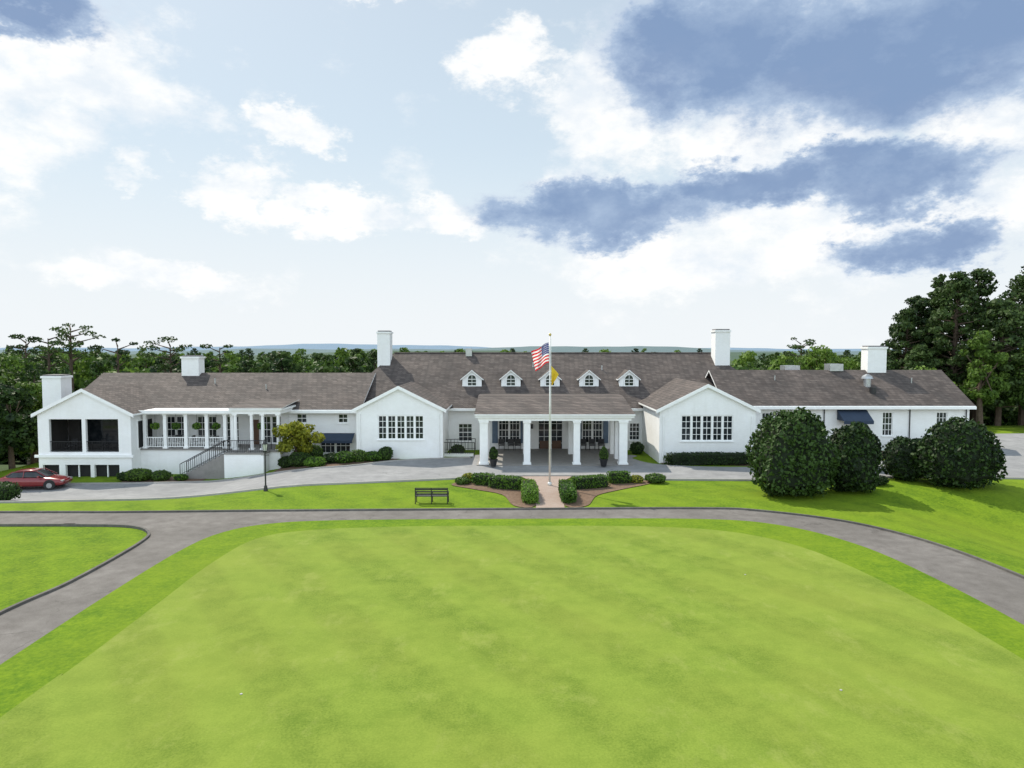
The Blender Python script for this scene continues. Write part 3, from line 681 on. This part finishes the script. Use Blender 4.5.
def cloth(name,fn,mat,parent,nu=36,nv=22):
    bm=bmesh.new(); uvl=bm.loops.layers.uv.new('UVMap'); g_=[[bm.verts.new(fn(i/nu,j/nv)) for i in range(nu+1)] for j in range(nv+1)]
    for j in range(nv):
        for i in range(nu):
            f=bm.faces.new((g_[j][i],g_[j][i+1],g_[j+1][i+1],g_[j+1][i])); f.smooth=True
            for l,(a_,b_) in zip(f.loops,((i,j),(i+1,j),(i+1,j+1),(i,j+1))): l[uvl].uv=(a_/nu,b_/nv)
    me=bpy.data.meshes.new(name); bm.to_mesh(me); bm.free(); me.materials.append(mat); o=bpy.data.objects.new(name,me); col.objects.link(o); o.parent=parent
cloth('american_flag',lambda s,t:(-.08-s*1.15+.3*s*s*(1-t),.16*s*math.sin(s*10+t*2.5)+.05*math.sin(t*6)*s,9.35-(1-t)*1.3-.62*s**1.1+.05*math.sin(s*8)),flag_mat(),fp)
mg=simple('gold_flag_cloth',(.70,.48,.03),.8); 
cloth('club_flag',lambda s,t:(.07+s*.5-.75*s*(1-t)*.6,.12*s*math.sin(s*9+t*3),7.85-(1-t)*.75-.55*s**1.1),mg,fp)

# ------------------------------------------------------------ street lamp
def lamp(x,y):
    z=h(x,y); e=empty('street_lamp',(x,y,z)); a=Acc()
    a.bar((0,0,0),(0,0,.35),.14,.09,12);a.bar((0,0,.35),(0,0,2.5),.05,.038,12);a.bar((0,0,2.5),(0,0,2.58),.12,.14,12)
    a.bar((0,0,3.0),(0,0,3.2),.21,.03,6);a.bar((0,0,3.2),(0,0,3.32),.02,.02,6)
    for i in range(6):
        t=i*math.pi/3; a.bar((.12*math.cos(t),.12*math.sin(t),2.58),(.18*math.cos(t),.18*math.sin(t),3.0),.012,None,4)
    a.bar((-.25,0,2.3),(.25,0,2.3),.018); a.obj('post',M_black,e)
    g=Acc(); g.bar((0,0,2.585),(0,0,2.995),.105,.165,6); g.obj('lantern_glass',simple('frosted_glass',(.6,.6,.57),.3),e)
lamp(-15.7,43.1)
def bench(x,y,rz):
    e=empty('park_bench',(x,y,h(x,y))); e.rotation_euler[2]=rz; a=Acc()
    for k in range(4): a.box(-.95,.95,-.25+k*.13,-.15+k*.13,.42,.45)
    for k in range(3): a.box(-.95,.95,-.33,-.30,.55+k*.13,.63+k*.13)
    for s in (-.93,0,.93):
        a.bar((s,-.3,0),(s,-.32,.92),.03);a.bar((s,.24,0),(s,.24,.62),.03);a.bar((s,-.3,.4),(s,.26,.4),.025)
        if s: a.bar((s,-.32,.63),(s,.28,.63),.03)
    a.bar((-.95,-.32,.93),(.95,-.32,.93),.03); a.obj('frame_and_slats',M_black,e)
bench(-4.65,39.3,0)
# ------------------------------------------------------------ car
def car(x,y,rz,colr):
    e=empty('parked_car',(x,y,h(x,y)+.03)); e.rotation_euler[2]=rz
    pm,nt,b=new_mat('car_paint'); b.inputs['Base Color'].default_value=(*colr,1); b.inputs['Roughness'].default_value=.25; b.inputs['Coat Weight'].default_value=.8; b.inputs['Metallic'].default_value=.2
    n=noise(nt,objcoord(nt),6,3); c=ramp(nt,n,[(.3,tuple(k*.85 for k in colr)),(.7,colr)]); nt.links.new(c,b.inputs['Base Color'])
    def loft(name,secs,mat,sub=2):
        bm=bmesh.new(); R_=[[bm.verts.new((s[0],py,pz)) for py,pz in s[1]] for s in secs]
        m=len(R_[0])
        for p,q in zip(R_[:-1],R_[1:]):
            for i in range(m): j=(i+1)%m; bm.faces.new((p[i],p[j],q[j],q[i]))
        bm.faces.new(R_[0][::-1]);bm.faces.new(R_[-1])
        bmesh.ops.recalc_face_normals(bm,faces=bm.faces[:])
        for f in bm.faces: f.smooth=True
        me=bpy.data.meshes.new(name);bm.to_mesh(me);bm.free();me.materials.append(mat);o=bpy.data.objects.new(name,me);col.objects.link(o);o.parent=e
        if sub: md=o.modifiers.new('s','SUBSURF');md.levels=sub;md.render_levels=sub
    secs=[]
    for X_,w,zb,zt in ((-2.3,.70,.42,.72),(-2.22,.82,.28,.86),(-1.8,.89,.24,.98),(-1.2,.91,.22,1.0),(0,.92,.22,.96),(.8,.92,.22,.94),(1.4,.9,.22,.88),(1.95,.87,.24,.78),(2.25,.78,.28,.66),(2.34,.62,.4,.56)):
        zm=zb+(zt-zb)*.62
        secs.append((X_,[(-w*.92,zb),(-w,zb+.12),(-w,zm),(-w*.9,zt-.03),(-w*.5,zt+.015),(w*.5,zt+.015),(w*.9,zt-.03),(w,zm),(w,zb+.12),(w*.92,zb)]))
    loft('body',secs,pm)
    gs=[]
    for X_,wb,zt,wt in ((-1.75,.74,.98,.6),(-1.25,.78,1.3,.58),(-.7,.8,1.42,.6),(.1,.8,1.43,.6),(.55,.79,1.33,.6),(1.25,.74,.93,.6)):
        gs.append((X_,[(-wb,.85),(-wb*.97,.95),(-wt,zt-.02),(-wt*.5,zt+.01),(wt*.5,zt+.01),(wt,zt-.02),(wb*.97,.95),(wb,.85)]))
    loft('windows',gs,M_glass)
    rs=[]
    for X_,zt,w in ((-1.2,1.3,.56),(-.7,1.42,.62),(.05,1.44,.62),(.45,1.36,.6)): rs.append((X_,[(-w,zt-.05),(-w*.9,zt+.005),(-w*.4,zt+.03),(w*.4,zt+.03),(w*.9,zt+.005),(w,zt-.05)]))
    loft('roof',rs,pm,1)
    a=Acc()
    for s in (-1,1):
        for p0,p1 in (((-1.72,.76,.95),(-1.15,.6,1.3)),((-.35,.80,.93),(-.35,.61,1.40)),((1.2,.75,.93),(.45,.6,1.35)),((-1.2,.6,1.31),(.45,.61,1.37))):
            a.bar((p0[0],s*p0[1],p0[2]),(p1[0],s*p1[1],p1[2]),.03)
        a.bar((.75,s*.9,.98),(.75,s*1.05,1.02),.08,.06,8)
    a.obj('pillars_and_mirrors',pm,e)
    t=Acc();hb_=Acc();ar=Acc()
    for X_ in (-1.4,1.42):
        for s in (-1,1):
            t.bar((X_,s*.70,.33),(X_,s*.925,.33),.33,.33,24); hb_.bar((X_,s*.90,.33),(X_,s*.935,.33),.21,.19,10); ar.bar((X_,s*.7,.36),(X_,s*.912,.36),.39,.39,24)
    t.obj('tyres',simple('tyre',(.02,.02,.02),.8),e);hb_.obj('wheels',M_metal,e);ar.obj('wheel_arches',M_dark,e)
    l=Acc(); 
    for s in (-1,1): l.box(2.1,2.27,s*.6-.13,s*.6+.13,.58,.68)
    l.obj('headlights',M_metal,e); k=Acc()
    for s in (-1,1): k.box(-2.29,-2.15,s*.62-.13,s*.62+.13,.72,.84)
    k.obj('tail_lights',simple('tail_lamp',(.3,.01,.01),.3),e)
car(-35.0,49.6,math.radians(8),(.20,.006,.010))

gd=empty('golf_hole_markers'); a=Acc()
for x,y in ((-7.0,17.2),(8.6,17.4),(9.2,26.5)):
    a.bar((x,y,h(x,y)+.066),(x,y,h(x,y)+.078),.035,.035,10)
a.obj('cups',simple('cup_liner',(.35,.35,.32),.6),gd)

# ------------------------------------------------------------ world
w=bpy.data.worlds.new('World'); scene.world=w; w.use_nodes=True; nt=w.node_tree
sunv=Vector((-.42,.52,.76)).normalized(); el=math.asin(sunv.z); az=math.atan2(sunv.x,sunv.y)
sky=N(nt,'ShaderNodeTexSky',sky_type='NISHITA'); sky.sun_disc=False; sky.sun_elevation=el; sky.sun_rotation=az%(2*math.pi); sky.altitude=200; sky.dust_density=1.5
tc=N(nt,'ShaderNodeTexCoord'); d=tc.outputs['Generated']
def vm(op,a_,b_=None):
    n=N(nt,'ShaderNodeVectorMath',operation=op)
    for i,v in enumerate((a_,b_)):
        if v is None: continue
        if hasattr(v,'is_output'): nt.links.new(v,n.inputs[i])
        else: n.inputs[i].default_value=v
    return n
def mr(v,a_,b_,c_=0,d_=1):
    n=N(nt,'ShaderNodeMapRange',interpolation_type='SMOOTHSTEP'); nt.links.new(v,n.inputs[0])
    for i,q in enumerate((a_,b_,c_,d_)): n.inputs[i+1].default_value=q
    return n.outputs[0]
st=vm('MULTIPLY',d,(1,1,1.7)).outputs[0]
nz=N(nt,'ShaderNodeTexNoise'); nz.inputs['Scale'].default_value=8; nz.inputs['Detail'].default_value=6; nz.inputs['Roughness'].default_value=.66; nt.links.new(st,nz.inputs['Vector'])
off=vm('MULTIPLY',vm('SUBTRACT',nz.outputs['Color'],(.5,.5,.5)).outputs[0],(.24,.24,.15)).outputs[0]
dd=vm('ADD',d,off).outputs[0]
def blobs(L):
    acc=None
    for azd,eld,wd_,hd in L:
        A_,E_=math.radians(azd),math.radians(eld); c=(math.sin(A_)*math.cos(E_),math.cos(A_)*math.cos(E_),math.sin(E_)); wr=math.radians(wd_)
        q=vm('MULTIPLY',vm('SUBTRACT',dd,c).outputs[0],(1,1,wd_/hd)).outputs[0]
        ln=vm('LENGTH',q).outputs['Value']
        n=mr(ln,wr*.25,wr*1.3,1,0)
        acc=n if acc is None else math_(nt,'MAXIMUM',acc,n)
    return acc
dark=blobs([(30,20.6,18,6.6),(17,22.5,11,6),(8,11.0,13,3.4),(19,12.6,9,2.6),(28,12.4,9,3.0),(31,7.4,8,2.6),(-36,22.5,9,3)])
white=blobs([(8,18,7,6.5),(-31,19,10,5.5),(-35,14.6,6,5),(-.6,22.5,4.5,2.8),(-16.5,16.3,3.6,2),(-21.7,12.5,4.2,2.2),(-14,11,7,1.6),(-5,10,5,2),(32,9.0,10,4),(-29,12.8,3.8,1.6),(21,16,10,4.0),(35.5,15.4,8,4),(13,8.0,17,4.5),(27,9.5,14,5),(-12,28,4,2),(-26,5,8,1.8),(60,20,16,8),(-60,20,16,8)])
n1=noise(nt,st,5.5,9,.64); n2=noise(nt,st,7.5,6,.62)
wm=math_(nt,'ADD',math_(nt,'MULTIPLY',white,.58),math_(nt,'MULTIPLY',math_(nt,'SUBTRACT',n1,.5),1.7)); wm=mr(wm,.10,.52)
dm0=math_(nt,'ADD',math_(nt,'MULTIPLY',dark,.90),math_(nt,'MULTIPLY',math_(nt,'SUBTRACT',n1,.5),1.0)); dm=mr(dm0,.22,.60)
sp=N(nt,'ShaderNodeSeparateXYZ'); nt.links.new(d,sp.inputs[0]); z=sp.outputs[2]
hz=mr(z,0,.6,.95,.6)
base=mixc(nt,hz,sky.outputs[0],(7.2,8.5,9.4))
hn=mr(z,0,.30,.9,0)
base=mixc(nt,hn,base,(9.1,9.4,9.6))
wc=ramp(nt,n2,[(.36,(.80,.86,.93)),(.52,(1,1,1))]); wc=mixc(nt,1.0,wc,(10.5,10.5,10.4),'MULTIPLY')
c1=mixc(nt,math_(nt,'MULTIPLY',wm,.93),base,wc)
df=math_(nt,'ADD',mr(dm0,.35,1.0),math_(nt,'MULTIPLY',math_(nt,'SUBTRACT',n2,.5),1.1))
dc=ramp(nt,df,[(.0,(.66,.75,.87)),(.4,(.40,.52,.71)),(.95,(.225,.335,.545))]); dc=mixc(nt,1.0,dc,(10,10,10),'MULTIPLY')
c2=mixc(nt,math_(nt,'MULTIPLY',dm,.95),c1,dc)
fb=mr(sp.outputs[1],.1,-.5,1.0,2.1)  # unseen sky behind the camera brightened, added as fill light for the facade
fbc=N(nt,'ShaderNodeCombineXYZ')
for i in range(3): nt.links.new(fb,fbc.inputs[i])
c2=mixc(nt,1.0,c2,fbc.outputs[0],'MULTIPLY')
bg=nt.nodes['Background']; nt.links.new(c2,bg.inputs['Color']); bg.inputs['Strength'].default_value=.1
w.cycles.sampling_method='MANUAL'; w.cycles.sample_map_resolution=512

sl=bpy.data.lights.new('sun','SUN'); sl.energy=5.0; sl.angle=math.radians(.5); sl.color=(1,.93,.80)
so=bpy.data.objects.new('sun',sl); col.objects.link(so); so.rotation_euler=sunv.to_track_quat('Z','Y').to_euler(); so.location=(-30,40,60)
scene.view_settings.view_transform='Standard'; scene.view_settings.look='None'; scene.view_settings.exposure=0

cd=bpy.data.cameras.new('camera'); cd.lens=24; cd.sensor_width=36; cd.clip_end=12000; cd.clip_start=.1
co=bpy.data.objects.new('camera',cd); col.objects.link(co); co.location=(0,0,9); co.rotation_euler=(math.radians(90-3.02),0,0)
scene.camera=co
